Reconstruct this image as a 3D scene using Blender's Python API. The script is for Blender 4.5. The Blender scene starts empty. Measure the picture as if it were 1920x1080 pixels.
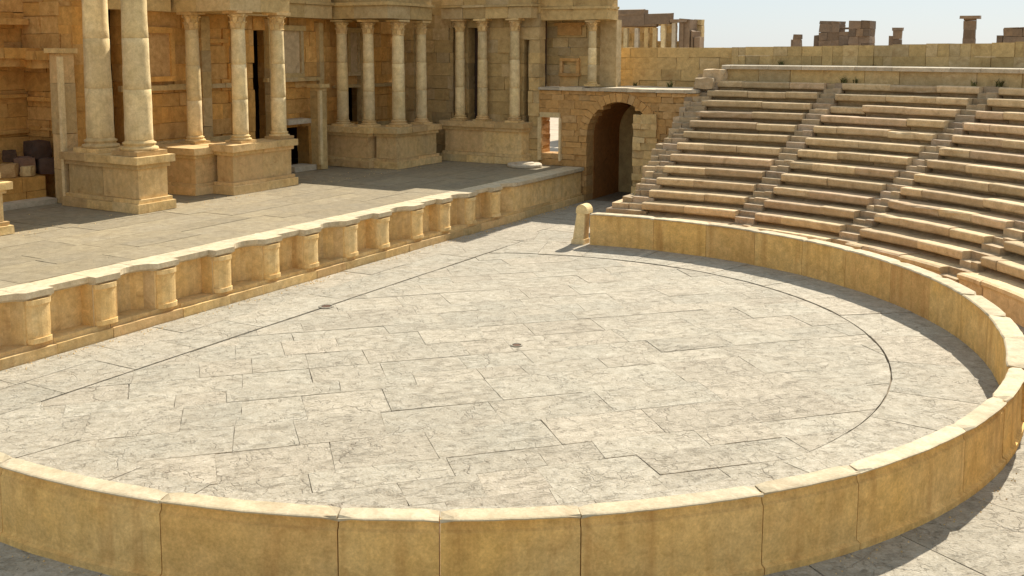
import bpy, math, random
from mathutils import Vector, noise
R = math.radians
rnd = random.Random(7)
# ---------------------------------------------------------------- camera, world, sun, exposure
scene = bpy.context.scene
col = scene.collection
CAM = Vector((16.966, -18.7216, 5.8212))
PITCH, YAW, ROLL = 0.115747, -0.517078, 0.00259
cd = bpy.data.cameras.new('camera'); cam = bpy.data.objects.new('camera', cd); col.objects.link(cam)
cd.sensor_width = 36; cd.lens = 36*1886.75/1920; cd.shift_y = (316.889-540)/1920
cd.clip_start = .1; cd.clip_end = 6000
cam.location = CAM
from mathutils import Matrix
d_ = Vector((math.sin(YAW)*math.cos(PITCH), math.cos(YAW)*math.cos(PITCH), -math.sin(PITCH)))
r_ = Vector((math.cos(YAW), -math.sin(YAW), 0)); u_ = r_.cross(d_)
r2 = r_*math.cos(ROLL)+u_*math.sin(ROLL); u2 = u_*math.cos(ROLL)-r_*math.sin(ROLL)
cam.rotation_euler = Matrix((r2, u2, -d_)).transposed().to_euler()
scene.camera = cam
SUN_EL, SUN_AZ = 40.0, 88.0          # azimuth counter-clockwise from +x
w = bpy.data.worlds.new('World'); scene.world = w; w.use_nodes = True
nt = w.node_tree; nt.nodes.clear()
sky = nt.nodes.new('ShaderNodeTexSky'); sky.sky_type = 'NISHITA'; sky.sun_disc = False
sky.sun_elevation = R(SUN_EL); sky.sun_rotation = R(90-SUN_AZ); sky.dust_density = .6; sky.air_density = 1.0; sky.ozone_density = 1.0
bg = nt.nodes.new('ShaderNodeBackground'); bg.inputs['Strength'].default_value = .10
wo = nt.nodes.new('ShaderNodeOutputWorld')
hz = nt.nodes.new('ShaderNodeVectorMath'); hz.operation = 'MULTIPLY_ADD'      # hazy desert sky: pale veil over the blue
nt.links.new(sky.outputs[0], hz.inputs[0]); hz.inputs[1].default_value = (.10, .105, .11); hz.inputs[2].default_value = (2.12, 2.38, 2.62)
nt.links.new(hz.outputs[0], bg.inputs[0]); nt.links.new(bg.outputs[0], wo.inputs[0])
sl = bpy.data.lights.new('sun', 'SUN'); sl.energy = 3.2; sl.angle = R(.5); sl.color = (1, .93, .82)
so = bpy.data.objects.new('sun', sl); col.objects.link(so)
sv = Vector((math.cos(R(SUN_AZ))*math.cos(R(SUN_EL)), math.sin(R(SUN_AZ))*math.cos(R(SUN_EL)), math.sin(R(SUN_EL))))
so.rotation_euler = (-sv).to_track_quat('-Z', 'Y').to_euler(); so.location = (0, 40, 60)
vs = scene.view_settings; vs.view_transform = 'Standard'; vs.look = 'None'; vs.gamma = 1; vs.exposure = 1.28

# ---------------------------------------------------------------- materials
def stone(name, c1, c2, stain=(.12, .07, .03), stain_amt=.35, scale=1.0, tint=.35, bump=.4, streak=0.0, alt=None, grain=1.0, crack=0.0):
    m = bpy.data.materials.new(name); m.use_nodes = True; n = m.node_tree; n.nodes.clear(); L = n.links.new
    out = n.nodes.new('ShaderNodeOutputMaterial'); b = n.nodes.new('ShaderNodeBsdfPrincipled'); L(b.outputs[0], out.inputs[0])
    b.inputs['Roughness'].default_value = .88; b.inputs['Specular IOR Level'].default_value = .25
    tc = n.nodes.new('ShaderNodeTexCoord'); oi = n.nodes.new('ShaderNodeObjectInfo')
    mp = n.nodes.new('ShaderNodeVectorMath'); mp.operation = 'MULTIPLY_ADD'
    L(oi.outputs['Location'], mp.inputs[0]); mp.inputs[1].default_value = (1, 1, 1); L(tc.outputs['Object'], mp.inputs[2])
    P = mp.outputs[0]
    at = n.nodes.new('ShaderNodeAttribute'); at.attribute_name = 'tint'
    sx = n.nodes.new('ShaderNodeSeparateColor'); L(at.outputs['Color'], sx.inputs[0])
    of = n.nodes.new('ShaderNodeVectorMath'); of.operation = 'MULTIPLY_ADD'
    L(at.outputs['Color'], of.inputs[0]); of.inputs[1].default_value = (11, 17, 5); L(P, of.inputs[2]); P0 = P; P = of.outputs[0]
    def nz(s, det=6, rough=.6, vec=None, dist=0.0):
        vec = vec or P
        t = n.nodes.new('ShaderNodeTexNoise'); t.inputs['Scale'].default_value = s*scale; t.inputs['Detail'].default_value = det
        t.inputs['Roughness'].default_value = rough; t.inputs['Distortion'].default_value = dist; L(vec, t.inputs['Vector']); return t.outputs['Fac']
    def ramp(f, a, b_, va=0.0, vb=1.0):
        r = n.nodes.new('ShaderNodeMapRange'); r.inputs['From Min'].default_value = a; r.inputs['From Max'].default_value = b_
        r.inputs['To Min'].default_value = va; r.inputs['To Max'].default_value = vb; L(f, r.inputs['Value']); return r.outputs[0]
    def mix(f, A, B, mode='MIX'):
        x = n.nodes.new('ShaderNodeMix'); x.data_type = 'RGBA'; x.blend_type = mode
        if isinstance(f, (int, float)): x.inputs[0].default_value = f
        else: L(f, x.inputs[0])
        for s, v in ((x.inputs[6], A), (x.inputs[7], B)):
            if isinstance(v, tuple): s.default_value = (*v, 1)
            else: L(v, s)
        return x.outputs[2]
    def mul(a, v):
        x = n.nodes.new('ShaderNodeMath'); x.operation = 'MULTIPLY'; L(a, x.inputs[0])
        if isinstance(v, (int, float)): x.inputs[1].default_value = v
        else: L(v, x.inputs[1])
        return x.outputs[0]
    big = nz(.7, 5, .6); mid = nz(4.5, 6, .65, dist=.4); fine = nz(26, 5, .7)
    c = mix(ramp(big, .36, .64), c1, c2)
    if alt: c = mix(mul(ramp(sx.outputs[1], .5, .95), ramp(mid, .3, .6, .5, 1)), c, alt)
    c = mix(1.0, c, mix(sx.outputs[0], (1-tint, 1-tint, 1-tint), (1+tint*.6, 1+tint*.6, 1+tint*.6)), 'MULTIPLY')
    c = mix(1.0, c, mix(ramp(mid, .3, .7), (.78, .76, .72), (1.15, 1.15, 1.15)), 'MULTIPLY')
    c = mix(mul(ramp(fine, .35, .7), .45*grain), c, mix(1.0, c, (.62, .58, .52), 'MULTIPLY'))
    st = ramp(nz(1.6, 8, .72, dist=.8), .54, .70)
    c = mix(mul(st, stain_amt), c, stain)
    if streak:
        vm = n.nodes.new('ShaderNodeVectorMath'); vm.operation = 'MULTIPLY'; L(P, vm.inputs[0]); vm.inputs[1].default_value = (4, 4, .35)
        c = mix(mul(ramp(nz(1.0, 5, .6, vec=vm.outputs[0]), .5, .72), streak), c, stain)
    h = mul(mid, .6)
    ad = n.nodes.new('ShaderNodeMath'); ad.operation = 'ADD'; L(h, ad.inputs[0]); L(mul(fine, .25), ad.inputs[1]); h = ad.outputs[0]
    if crack:
        wv = n.nodes.new('ShaderNodeVectorMath'); wv.operation = 'MULTIPLY_ADD'
        nn = n.nodes.new('ShaderNodeTexNoise'); nn.inputs['Scale'].default_value = 3.0; nn.inputs['Detail'].default_value = 5; L(P, nn.inputs['Vector'])
        L(nn.outputs['Color'], wv.inputs[0]); wv.inputs[1].default_value = (.55, .55, .55); L(P, wv.inputs[2])
        for sc_, wd, am in ((.45, .010, .5), (1.5, .02, .10)):
            vo = n.nodes.new('ShaderNodeTexVoronoi'); vo.feature = 'DISTANCE_TO_EDGE'; vo.inputs['Scale'].default_value = sc_; L(wv.outputs[0], vo.inputs['Vector'])
            k = mul(ramp(vo.outputs['Distance'], 0, wd, 1, 0), ramp(nz(1.1, 4, .6), .46, .58))
            c = mix(mul(k, crack*am), c, stain)
            sb = n.nodes.new('ShaderNodeMath'); sb.operation = 'SUBTRACT'; L(h, sb.inputs[0]); L(mul(k, .35), sb.inputs[1]); h = sb.outputs[0]
        rt = n.nodes.new('ShaderNodeVectorRotate'); rt.rotation_type = 'Z_AXIS'; L(P, rt.inputs['Vector']); rt.inputs['Angle'].default_value = R(-50)
        an = n.nodes.new('ShaderNodeVectorMath'); an.operation = 'MULTIPLY'; L(rt.outputs[0], an.inputs[0]); an.inputs[1].default_value = (.35, 1.0, 1.0)
        for sc_, lo, hi, am in ((3.2, .55, .64, .30), (8.0, .55, .66, .42)):
            fk = mul(ramp(nz(sc_, 7, .72, vec=an.outputs[0], dist=.7), lo, hi), ramp(nz(.8, 3, .5), .35, .6, .35, 1))
            c = mix(mul(fk, crack*am), c, mix(1.0, c, (.58, .54, .5), 'MULTIPLY'))
            sb = n.nodes.new('ShaderNodeMath'); sb.operation = 'SUBTRACT'; L(h, sb.inputs[0]); L(mul(fk, .3), sb.inputs[1]); h = sb.outputs[0]
        # flaky darker chips
        ch = ramp(nz(7.0, 7, .75, dist=1.2), .58, .66)
        c = mix(mul(ch, crack*.55), c, mix(1.0, c, (.55, .5, .44), 'MULTIPLY'))
        sb = n.nodes.new('ShaderNodeMath'); sb.operation = 'SUBTRACT'; L(h, sb.inputs[0]); L(mul(ch, .25), sb.inputs[1]); h = sb.outputs[0]
    bp = n.nodes.new('ShaderNodeBump'); bp.inputs['Strength'].default_value = bump; bp.inputs['Distance'].default_value = .05
    L(h, bp.inputs['Height']); L(bp.outputs[0], b.inputs['Normal'])
    L(c, b.inputs['Base Color'])
    return m
M = dict(
    floor=stone('orchestra_stone', (.48, .43, .335), (.455, .42, .335), (.17, .13, .09), 0.18, 1, .10, .8, alt=(.48, .425, .33), crack=.7, grain=1.6),
    stage=stone('stage_stone', (.345, .283, .175), (.32, .27, .18), (.14, .10, .06), .3, 1, .12, .35, crack=.35),
    joint=stone('joint_dirt', (.20, .155, .10), (.27, .22, .15), (.08, .06, .03), .5, 2, .1, .6),
    gold=stone('golden_parapet_stone', (.93, .575, .18), (.91, .61, .24), (.44, .20, .05), .4, 1, .05, .5, streak=.5, alt=(.80, .48, .18), crack=.0, grain=1.5),
    front=stone('golden_stage_front_stone', (.86, .58, .23), (.86, .64, .32), (.32, .14, .04), .45, 1.2, .15, .4, streak=.3, alt=(.58, .45, .28)),
    orange=stone('weathered_orange_masonry', (.74, .39, .10), (.70, .39, .11), (.26, .10, .02), .55, 1, .15, .7, streak=.35, alt=(.70, .42, .15)),
    brown=stone('brown_brick_masonry', (.64, .37, .13), (.60, .35, .13), (.2, .085, .02), .5, 1.2, .16, .7, alt=(.62, .40, .18)),
    tan=stone('tan_rubble_masonry', (.62, .44, .19), (.58, .41, .18), (.24, .12, .04), .5, 1, .18, .6, alt=(.58, .44, .24)),
    cream=stone('cream_column_stone', (.86, .66, .33), (.82, .65, .37), (.30, .19, .08), .4, 1, .22, .35, streak=.3),
    ped=stone('pedestal_stone', (.82, .57, .24), (.78, .58, .29), (.32, .16, .05), .55, 1.3, .22, .5, streak=.25, alt=(.70, .47, .22)),
    seat=stone('seat_stone', (.70, .52, .29), (.66, .50, .29), (.22, .12, .05), .55, 1, .26, .6, alt=(.66, .47, .29)),
    stair=stone('stair_stone', (.58, .43, .25), (.54, .41, .25), (.18, .10, .05), .6, 1, .3, .7, alt=(.50, .38, .26)),
    coping=stone('sunlit_top_stone', (.64, .52, .33), (.60, .51, .35), (.24, .15, .07), .35, 1, .12, .3),  # sun glare on the wall tops painted in as a paler colour
    pale=stone('pale_slab_stone', (.62, .52, .36), (.58, .50, .37), (.3, .22, .14), .25, 1, .15, .3),
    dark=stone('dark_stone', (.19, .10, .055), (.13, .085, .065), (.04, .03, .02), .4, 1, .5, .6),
    vault=stone('shaded_vault_stone', (.46, .20, .055), (.38, .17, .05), (.12, .05, .015), .5, 1.2, .16, .7),  # brown masonry darkened in colour for the shade inside the arch
    far=stone('distant_ruin_stone', (.32, .21, .12), (.26, .19, .13), (.10, .07, .05), .5, .3, .3, .3),
    sand=stone('desert_sand', (.50, .41, .29), (.46, .38, .28), (.3, .24, .16), .3, .2, 0, .4),
)

# ---------------------------------------------------------------- mesh builder
class MB:
    def __init__(s): s.v = []; s.f = []; s.t = []; s.sm = []
    def add(s, vs, fs, t=None, smooth=False):
        k = len(s.v); s.v += [tuple(v) for v in vs]
        t = (rnd.random(), rnd.random()) if t is None else t
        for f in fs: s.f.append(tuple(i+k for i in f)); s.t.append(t); s.sm.append(smooth)
    def obox(s, o, U, V, W, t=None, jit=0.0, cham=0.0):
        """box from corner o with edge vectors U,V,W (right-handed), optional corner jitter"""
        o, U, V, W = Vector(o), Vector(U), Vector(V), Vector(W)
        P = [o, o+U, o+U+V, o+V, o+W, o+U+W, o+U+V+W, o+V+W]
        if jit: P = [p+Vector((rnd.uniform(-jit, jit), rnd.uniform(-jit, jit), rnd.uniform(-jit, jit))) for p in P]
        s.add(P, [(0, 3, 2, 1), (4, 5, 6, 7), (0, 1, 5, 4), (1, 2, 6, 5), (2, 3, 7, 6), (3, 0, 4, 7)], t)
    def box(s, x0, x1, y0, y1, z0, z1, t=None, jit=0.0): s.obox((x0, y0, z0), (x1-x0, 0, 0), (0, y1-y0, 0), (0, 0, z1-z0), t, jit)
    def lathe(s, cx, cy, prof, n=28, t=None, smooth=True, wob=0.0):
        vs = []; fs = []
        for r, z in prof:
            for i in range(n):
                a = 2*math.pi*i/n
                q = r*(1+wob*noise.noise(Vector((math.cos(a)*2, math.sin(a)*2, z*3))))
                vs.append((cx+q*math.cos(a), cy+q*math.sin(a), z))
        for j in range(len(prof)-1):
            for i in range(n):
                fs.append((j*n+i, j*n+(i+1) % n, (j+1)*n+(i+1) % n, (j+1)*n+i))
        fs.append(tuple(range(n-1, -1, -1))); fs.append(tuple((len(prof)-1)*n+i for i in range(n)))
        s.add(vs, fs, t, smooth)
    def prism(s, poly, z0, z1, t=None):
        n = len(poly); vs = [(x, y, z0) for x, y in poly]+[(x, y, z1) for x, y in poly]
        s.add(vs, [tuple(range(n-1, -1, -1)), tuple(range(n, 2*n))]+[(i, (i+1) % n, n+(i+1) % n, n+i) for i in range(n)], t)
    def sweep(s, prof, pts, t=None, smooth=False):
        """profile [(out,z)] closed, swept over pts [(x,y,nx,ny)] ; ends capped"""
        m = len(prof); vs = []
        for x, y, nx, ny in pts:
            for o, z in prof: vs.append((x+nx*o, y+ny*o, z))
        fs = []
        for k in range(len(pts)-1):
            for j in range(m): fs.append((k*m+j, k*m+(j+1) % m, (k+1)*m+(j+1) % m, (k+1)*m+j))
        fs.append(tuple(range(m-1, -1, -1))); fs.append(tuple((len(pts)-1)*m+j for j in range(m)))
        s.add(vs, fs, t, smooth)
    def build(s, name, mat, parent=None, rough=0.0):
        off = Vector(parent['_at']) if parent is not None else Vector((0, 0, 0))
        me = bpy.data.meshes.new(name)
        me.from_pydata([tuple(Vector(v)-off) for v in s.v], [], s.f)
        at = me.color_attributes.new('tint', 'FLOAT_COLOR', 'CORNER'); k = 0
        for p, t, sm in zip(me.polygons, s.t, s.sm):
            p.use_smooth = sm
            for li in p.loop_indices: at.data[li].color = (t[0], t[1], 0, 1)
        me.materials.append(M[mat]); me.validate(); me.update()
        import bmesh
        b = bmesh.new(); b.from_mesh(me); bmesh.ops.recalc_face_normals(b, faces=b.faces); b.to_mesh(me); b.free()
        o = bpy.data.objects.new(name, me); col.objects.link(o)
        if parent is not None: o.parent = parent
        return o
def thing(name, label, cat, at=(0, 0, 0), group=None):
    e = bpy.data.objects.new(name, None); e.empty_display_size = .3; col.objects.link(e); e.location = at
    e['_at'] = list(at); e['label'] = label; e['category'] = cat
    if group: e['group'] = group
    return e
def tag(o, label, cat, group=None):
    o['label'] = label; o['category'] = cat
    if group: o['group'] = group
    return o
def struct(o): o['kind'] = 'structure'; return o
def ashlar(mb, o, U, W, H, n, t=.3, ch=(.34, .5), bl=(.55, 1.3), holes=(), jit=.008, dep=.025, arch=None, gap=.008, top=0.0):
    """courses of separate blocks; o=lower corner on the outer face, U=unit direction, n=outward normal; holes=(u0,u1,v0,v1)"""
    o, U, n = Vector(o), Vector(U).normalized(), Vector(n).normalized(); v = 0
    while v < H-.05:
        h = min(rnd.uniform(*ch), H-v)
        if H-v-h < .15: h = H-v
        last = v+h >= H-.01
        u = 0; cuts = []
        while u < W:
            l = rnd.uniform(*bl)
            if W-u-l < .3: l = W-u
            cuts.append((u, u+l)); u += l
        hs = [(a, b) for a, b, c, d in holes if c < v+h*.5 < d]
        if arch:
            ac, az, ar = arch
            if v+h*.5 < az: hs.append((ac-ar, ac+ar))
            elif v+h*.5 < az+ar:
                q = math.sqrt(ar*ar-(v+h*.5-az)**2); hs.append((ac-q, ac+q))
        segs = cuts
        for a, b in hs:
            ns = []
            for c, d in segs:
                if d <= a or c >= b: ns.append((c, d))
                else:
                    if c < a-.03: ns.append((c, a))
                    if d > b+.03: ns.append((b, d))
            segs = ns
        runs = []
        for c, d in segs:
            if runs and c-runs[-1][1] < .002: runs[-1][1] = d
            else: runs.append([c, d])
        if not (last and top):
            for c, d in runs: mb.obox(o+U*(c+.02)-n*(t*.93)+Vector((0, 0, v-.004 if v else 0)), U*(d-c-.04), n*(t*.7), Vector((0, 0, h-.002)), (.15, .1))
        for c, d in segs:
            e = rnd.uniform(-dep, dep); hh = h-gap
            if last and top: hh = h*(1-rnd.random()*top)
            mb.obox(o+U*(c+gap/2)-n*t+Vector((0, 0, v)), U*(d-c-gap), n*(t+e), Vector((0, 0, hh)), None, jit)
        v += h

CX, CY = 6.0455, -1.2557
def pol(r, a): return (CX+r*math.cos(R(a)), CY+r*math.sin(R(a)))

# ---------------------------------------------------------------- ground and paving
mb = MB(); n_ = 24
mb.add([(-3000, -3000, -.06), (3000, -3000, -.06), (3000, 3000, -.06), (-3000, 3000, -.06)], [(0, 1, 2, 3)], (.5, .2))
struct(mb.build('ground', 'sand'))
def clip(poly, a, b, c):
    """keep a*x+b*y<=c"""
    out = []
    for i in range(len(poly)):
        p, q = poly[i], poly[(i+1) % len(poly)]
        fp, fq = a*p[0]+b*p[1]-c, a*q[0]+b*q[1]-c
        if fp <= 0: out.append(p)
        if (fp < 0 < fq) or (fq < 0 < fp):
            t = fp/(fp-fq); out.append((p[0]+(q[0]-p[0])*t, p[1]+(q[1]-p[1])*t))
    return out
def slab(mb, poly, z, gap=.008, th=.05, rough=.006, t=None):
    if len(poly) < 3: return
    cx = sum(p[0] for p in poly)/len(poly); cy = sum(p[1] for p in poly)/len(poly)
    A = sum(poly[i][0]*poly[(i+1) % len(poly)][1]-poly[(i+1) % len(poly)][0]*poly[i][1] for i in range(len(poly)))/2
    if abs(A) < .01: return
    if A < 0: poly = poly[::-1]
    pts = []
    for i in range(len(poly)):
        p, q = poly[i], poly[(i+1) % len(poly)]
        L = math.hypot(q[0]-p[0], q[1]-p[1]); k = max(1, int(L/.22))
        for j in range(k):
            x = p[0]+(q[0]-p[0])*j/k; y = p[1]+(q[1]-p[1])*j/k
            d = math.hypot(x-cx, y-cy) or 1
            g = gap+abs(noise.noise(Vector((x*5, y*5, z))))*rough*2+(rnd.random() < .02)*rnd.uniform(0, .02)
            pts.append((x-(x-cx)/d*g, y-(y-cy)/d*g))
    n = len(pts); tx, ty = rnd.uniform(-.003, .003), rnd.uniform(-.003, .003)
    zz = [z+(x-cx)*tx+(y-cy)*ty for x, y in pts]
    mb.add([(x, y, q) for (x, y), q in zip(pts, zz)]+[(x, y, z-th) for x, y in pts], [tuple(range(n))]+[((i+1) % n, i, n+i, n+(i+1) % n) for i in range(n)], t)
XG = 2.097
inner = MB(); RI = 8.25
ca, sa = math.cos(R(46)), math.sin(R(46))
v = -12.0
circ = [(math.cos(R(a)), math.sin(R(a))) for a in range(0, 360, 4)]
while v < 12:
    h = rnd.uniform(.6, 1.15); u = -12-rnd.random(); sk = 0
    while u < 12:
        l = rnd.uniform(.8, 2.0); sk2 = rnd.uniform(-.05, .05)
        q = [(u, v), (u+l, v), (u+l+sk2, v+h), (u+sk, v+h)]; sk = sk2
        p = [(CX+a*ca-b*sa, CY+a*sa+b*ca) for a, b in q]
        if min(math.hypot(x-CX, y-CY) for x, y in p) < RI+2:
            for c, s in circ: p = clip(p, c, s, c*CX+s*CY+RI) if p else p
            if p: p = clip(p, -1, 0, -XG-.02)
            if p: slab(inner, p, rnd.uniform(-.006, .004), gap=rnd.choice((-.002, -.001, .001, .003)))
        u += l
    v += h
struct(inner.build('orchestra_paving', 'floor'))
ring = MB()
for r0, r1, st in ((RI+.022, 10.3, 9), (10.3, 11.9, 8)):
    a = -150; r00 = r0
    while a < 135:
        if r00 < 10: r0 = r00 if a > -62 else RI-.012
        da = rnd.uniform(.7, 1.4)*st
        k = 4; pin = [pol(r0, a+da*i/k) for i in range(k+1)]; po = [pol(r1, a+da*i/k) for i in range(k+1)]
        p = pin+po[::-1]
        if r0 < 10.2:
            p = clip(p, -1, 0, -XG-.035)
        else: p = clip(p, -1, 0, -.5)
        if p: slab(ring, p, rnd.uniform(-.004, .006)+(.012 if r0 < 9 else 0), gap=.005)
        a += da
a = -112
while a < -24:
    for r0, r1 in ((11.9, 13.2), (13.2, 14.6), (14.6, 16.4), (16.4, 18.4)):
        da = 9; p = [pol(r0, a), pol(r0, a+da*.5), pol(r0, a+da), pol(r1, a+da), pol(r1, a+da*.5), pol(r1, a)]
        p = clip(p, -1, 0, -.5)
        if p: slab(ring, p, rnd.uniform(-.004, .004), gap=.006)
    a += 9
struct(ring.build('orchestra_border_paving', 'floor'))
strip = MB()
for x0, x1 in ((.02, .95), (.95, XG-.025)):
    y = -13.0-rnd.random()
    while y < 8.0:
        l = rnd.uniform(1.3, 2.8); slab(strip, [(x0, y), (x1, y), (x1, min(y+l, 8.1)), (x0, min(y+l, 8.1))], rnd.uniform(-.004, .006), gap=.004); y += l
y = 8.1
while y < 17:
    x = .02; h = rnd.uniform(.8, 1.3)
    while x < 5.2:
        l = rnd.uniform(.9, 1.8); slab(strip, [(x, y), (x+l, y), (x+l, y+h), (x, y+h)], rnd.uniform(-.012, -.004)-.01, gap=.006); x += l
    y += h
struct(strip.build('passage_paving', 'floor'))
bed = MB()
bed.add([(-.5, -15, -.034), (22, -15, -.034), (22, 22, -.034), (-.5, 22, -.034)], [(0, 1, 2, 3)], (.5, .2))
struct(bed.build('joint_bed', 'joint'))

for (x, y, rr, lb) in ((2.1, -1.2, .13, 'small dark drain hole on the straight groove in front of the stage'), (7.39, -1.68, .09, 'tiny dark drain hole near the middle of the round paved floor')):
    t = thing('drain_hole', lb, 'drain', (x, y, .012)); m_ = MB(); m_.lathe(x, y, [(rr*.8, -.02), (rr*.8, .014)], 14, (.3, .2), False, .2); m_.build('opening', 'dark', t)
    m_ = MB(); P = []; K = 14
    for q in range(K):
        a = 2*math.pi*q/K; P += [(x+rr*math.cos(a), y+rr*math.sin(a), .0), (x+rr*1.05*math.cos(a), y+rr*1.05*math.sin(a), .02), (x+rr*1.35*math.cos(a), y+rr*1.35*math.sin(a), .02), (x+rr*1.4*math.cos(a), y+rr*1.4*math.sin(a), .0)]
    m_.add(P, [(4*q+j, 4*q+(j+1) % 4, 4*((q+1) % K)+(j+1) % 4, 4*((q+1) % K)+j) for q in range(K) for j in range(4)], (.1, .2)); m_.build('rim', 'floor', t)
# ---------------------------------------------------------------- orchestra parapet
RW0, TW, HWL = 10.0, .36, .97
par = thing('orchestra_parapet', 'low curved golden stone wall of upright slabs enclosing the round paved floor', 'low wall', (*pol(10.3, -60), 0))
joints = [-101, -90.2, -76.9, -65.7, -59.8, -51.6, -39.9, -32.3, -19.8, -11.4, -1.5, 8, 17, 26.5, 35, 44, 53.5, 62, 71, 80, 89.5, 100.9]
for i in range(len(joints)-1):
    a0, a1 = joints[i], joints[i+1]; mbk = MB(); g = .035 if a1 != -1.5 else .22
    n = max(4, int((a1-a0)/.8)); hh = HWL+rnd.uniform(-.006, .006)
    t = (rnd.random(), rnd.random())
    RW = .0 if a1 > 0 else .06; ro = TW-(.04 if a1 <= 0 else 0)
    prof_b = [(RW+.03, -.03), (RW+.03, .929), (ro-.075, .929), (ro-.088, .87), (ro-.075, .815), (ro-.05, .79), (ro-.05, .14), (ro-.04, .10), (ro+.01, .085), (ro+.01, -.03)]
    prof_c = [(RW+.02, .932), (RW, .938), (RW, hh-.02), (RW+.02, hh), (ro-.05, hh), (ro-.012, hh-.003), (ro+.006, hh-.01), (ro+.004, hh-.024), (ro-.03, hh-.03), (ro-.03, .932)]
    for prof, part, mt in ((prof_b, 'wall_slab', 'gold'), (prof_c, 'coping', 'coping')):
      mbk = MB(); vs = []; m = len(prof)
      for k in range(n+1):
        a = a0+g+(a1-a0-2*g)*k/n
        endd = min(k, n-k)
        for j, (r, z) in enumerate(prof):
            q = Vector((a*.35, r, z)); top_ = z > .93
            dr = noise.noise(q*2.3)*.010; dz = noise.noise(q*3.1+Vector((9, 0, 0)))*.006 if top_ else 0
            if endd == 0 and top_ and r > ro-.06: dr -= .04; dz -= rnd.uniform(.01, .05)
            if endd == 0 and top_ and r < RW+.03: dr += .03; dz -= rnd.uniform(0, .03)
            rb = RW0+.24*max(0, min(1, (12-a)/45))
            vs.append((CX+(rb+r+dr)*math.cos(R(a)), CY+(rb+r+dr)*math.sin(R(a)), z+dz))
      fs = []
      for k in range(n):
        for j in range(m): fs.append((k*m+j, k*m+(j+1) % m, (k+1)*m+(j+1) % m, (k+1)*m+j))
      fs.append(tuple(range(m))); fs.append(tuple(n*m+j for j in range(m-1, -1, -1)))
      mbk.add(vs, fs, t)
      mbk.build(part, mt, par)
# end post
ex, ey = pol(10.18, 102.0)
post = thing('end_post', 'short rounded stone post at the far end of the low curved wall', 'post', (ex, ey, 0))
mb = MB()
def skew(z): return .10*z
for (z0, z1, w0, w1, d) in ((0, .16, .44, .40, .42), (.16, .96, .36, .27, .36)):
    P = []
    for z, ww in ((z0, w0), (z1, w1)):
        for sx_, sy_ in ((-1, -1), (1, -1), (1, 1), (-1, 1)): P.append((ex-.15+sx_*ww/2+skew(z), ey+sy_*d/2, z))
    mb.add(P, [(0, 3, 2, 1), (4, 5, 6, 7), (0, 1, 5, 4), (1, 2, 6, 5), (2, 3, 7, 6), (3, 0, 4, 7)])
mb.build('shaft', 'cream', post)
mb = MB(); vs = []; ns = 10; pr = []
for i in range(ns+1):
    a = math.pi*i/ns; pr.append((.19*math.cos(a), 1.05+.19*math.sin(a)))
pr = [(.19, .962)]+pr+[(-.19, .962)]
n = len(pr)
vs = [(ex-.02+x, ey-.2, z) for x, z in pr]+[(ex-.02+x, ey+.2, z) for x, z in pr]
mb.add(vs, [tuple(range(n)), tuple(range(2*n-1, n-1, -1))]+[(i, (i+1) % n, n+(i+1) % n, n+i) for i in range(n)])
mb.build('rounded_head', 'cream', post)

# ---------------------------------------------------------------- stage platform
HS = 1.322; YS0, YS1 = -13.0, 16.9
stg = thing('stage_platform', 'long raised stone stage with a scalloped golden front', 'stage', (-2, 2, 0))
mb = MB(); y = YS0
edge = []      # (y, depth of front) for wall plan
edges_y = [-11.3, -9.75, -8.2, -6.62, -5.10, -3.54, -1.90, -.28, 1.16, 2.78, 4.22, 5.9, 7.4, 8.9, 10.5]
plan = [(YS0, .0)]
for i, ye in enumerate(edges_y):
    yn = edges_y[i+1] if i+1 < len(edges_y) else ye+1.55
    plan += [(ye-.55, 0), (ye, 0)]
    a, b = ye+.02, yn-.58
    if i % 2 == 0:
        K = 10
        for k in range(K+1):
            s = k/K; plan.append((a+(b-a)*s, .48*math.sin(math.pi*s)**.6))
    else:
        plan += [(a, .34), (b, .34)]
        plan.append((b+.01, 0))
plan.append((YS1, 0)); pl2 = []
for p in plan:
    if not pl2 or p[0] > pl2[-1][0]: pl2.append(p)
plan = pl2
def sheet(mb, pts, fx, z0, z1, t=None):
    pass
WX = -.16
# wall body built as separate stones between consecutive plan points grouped by bay
def bay(mb, pts, z0, z1, back=-1.2, x0=WX, t=None):
    poly = [(back, pts[0][0])]+[(x0-d, y) for y, d in pts]+[(back, pts[-1][0])]
    mb.prism([(a, b) for a, b in poly], z0, z1, t)
fw = MB(); i = 0
for k in range(len(plan)-1):
    pts = [plan[k], plan[k+1]]
    t = (noise.noise(Vector((plan[k][0]*.9, 3, 1)))*.8+.5, rnd.random() if k % 6 == 0 else .3)
    bay(fw, pts, .05, 1.148, t=t)
fw.build('front_wall', 'front', stg)
cp = MB(); seg = []
k = 0
while k < len(plan)-1:
    e = min(k+3, len(plan)-1); pts = [(y_, d_*.62) for y_, d_ in plan[k:e+1]]
    # two-step coping: fillet under slab
    bay(cp, [(a, b-.06) for a, b in pts], 1.15, 1.195, t=(.4, .3)); bay(cp, [(a, b-.13) for a, b in pts], 1.195, HS-.01+rnd.uniform(-.004, .004), back=-.82, t=(rnd.uniform(.5, 1), .3))
    k = e
cp.build('coping', 'coping', stg)
pb = MB(); y = YS0
while y < YS1:
    l = rnd.uniform(1.0, 2.0); l = min(l, YS1-y)
    pb.box(-.6, .0+rnd.uniform(-.012, .008), y+.006, y+l-.006, -.03, .2, None, .006)
    pb.box(-.6, -.10+rnd.uniform(-.01, .01), y+.006, y+l-.006, .2, .3+rnd.uniform(-.01, .01), None, .008); y += l
pb.build('plinth', 'ped', stg)
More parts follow.
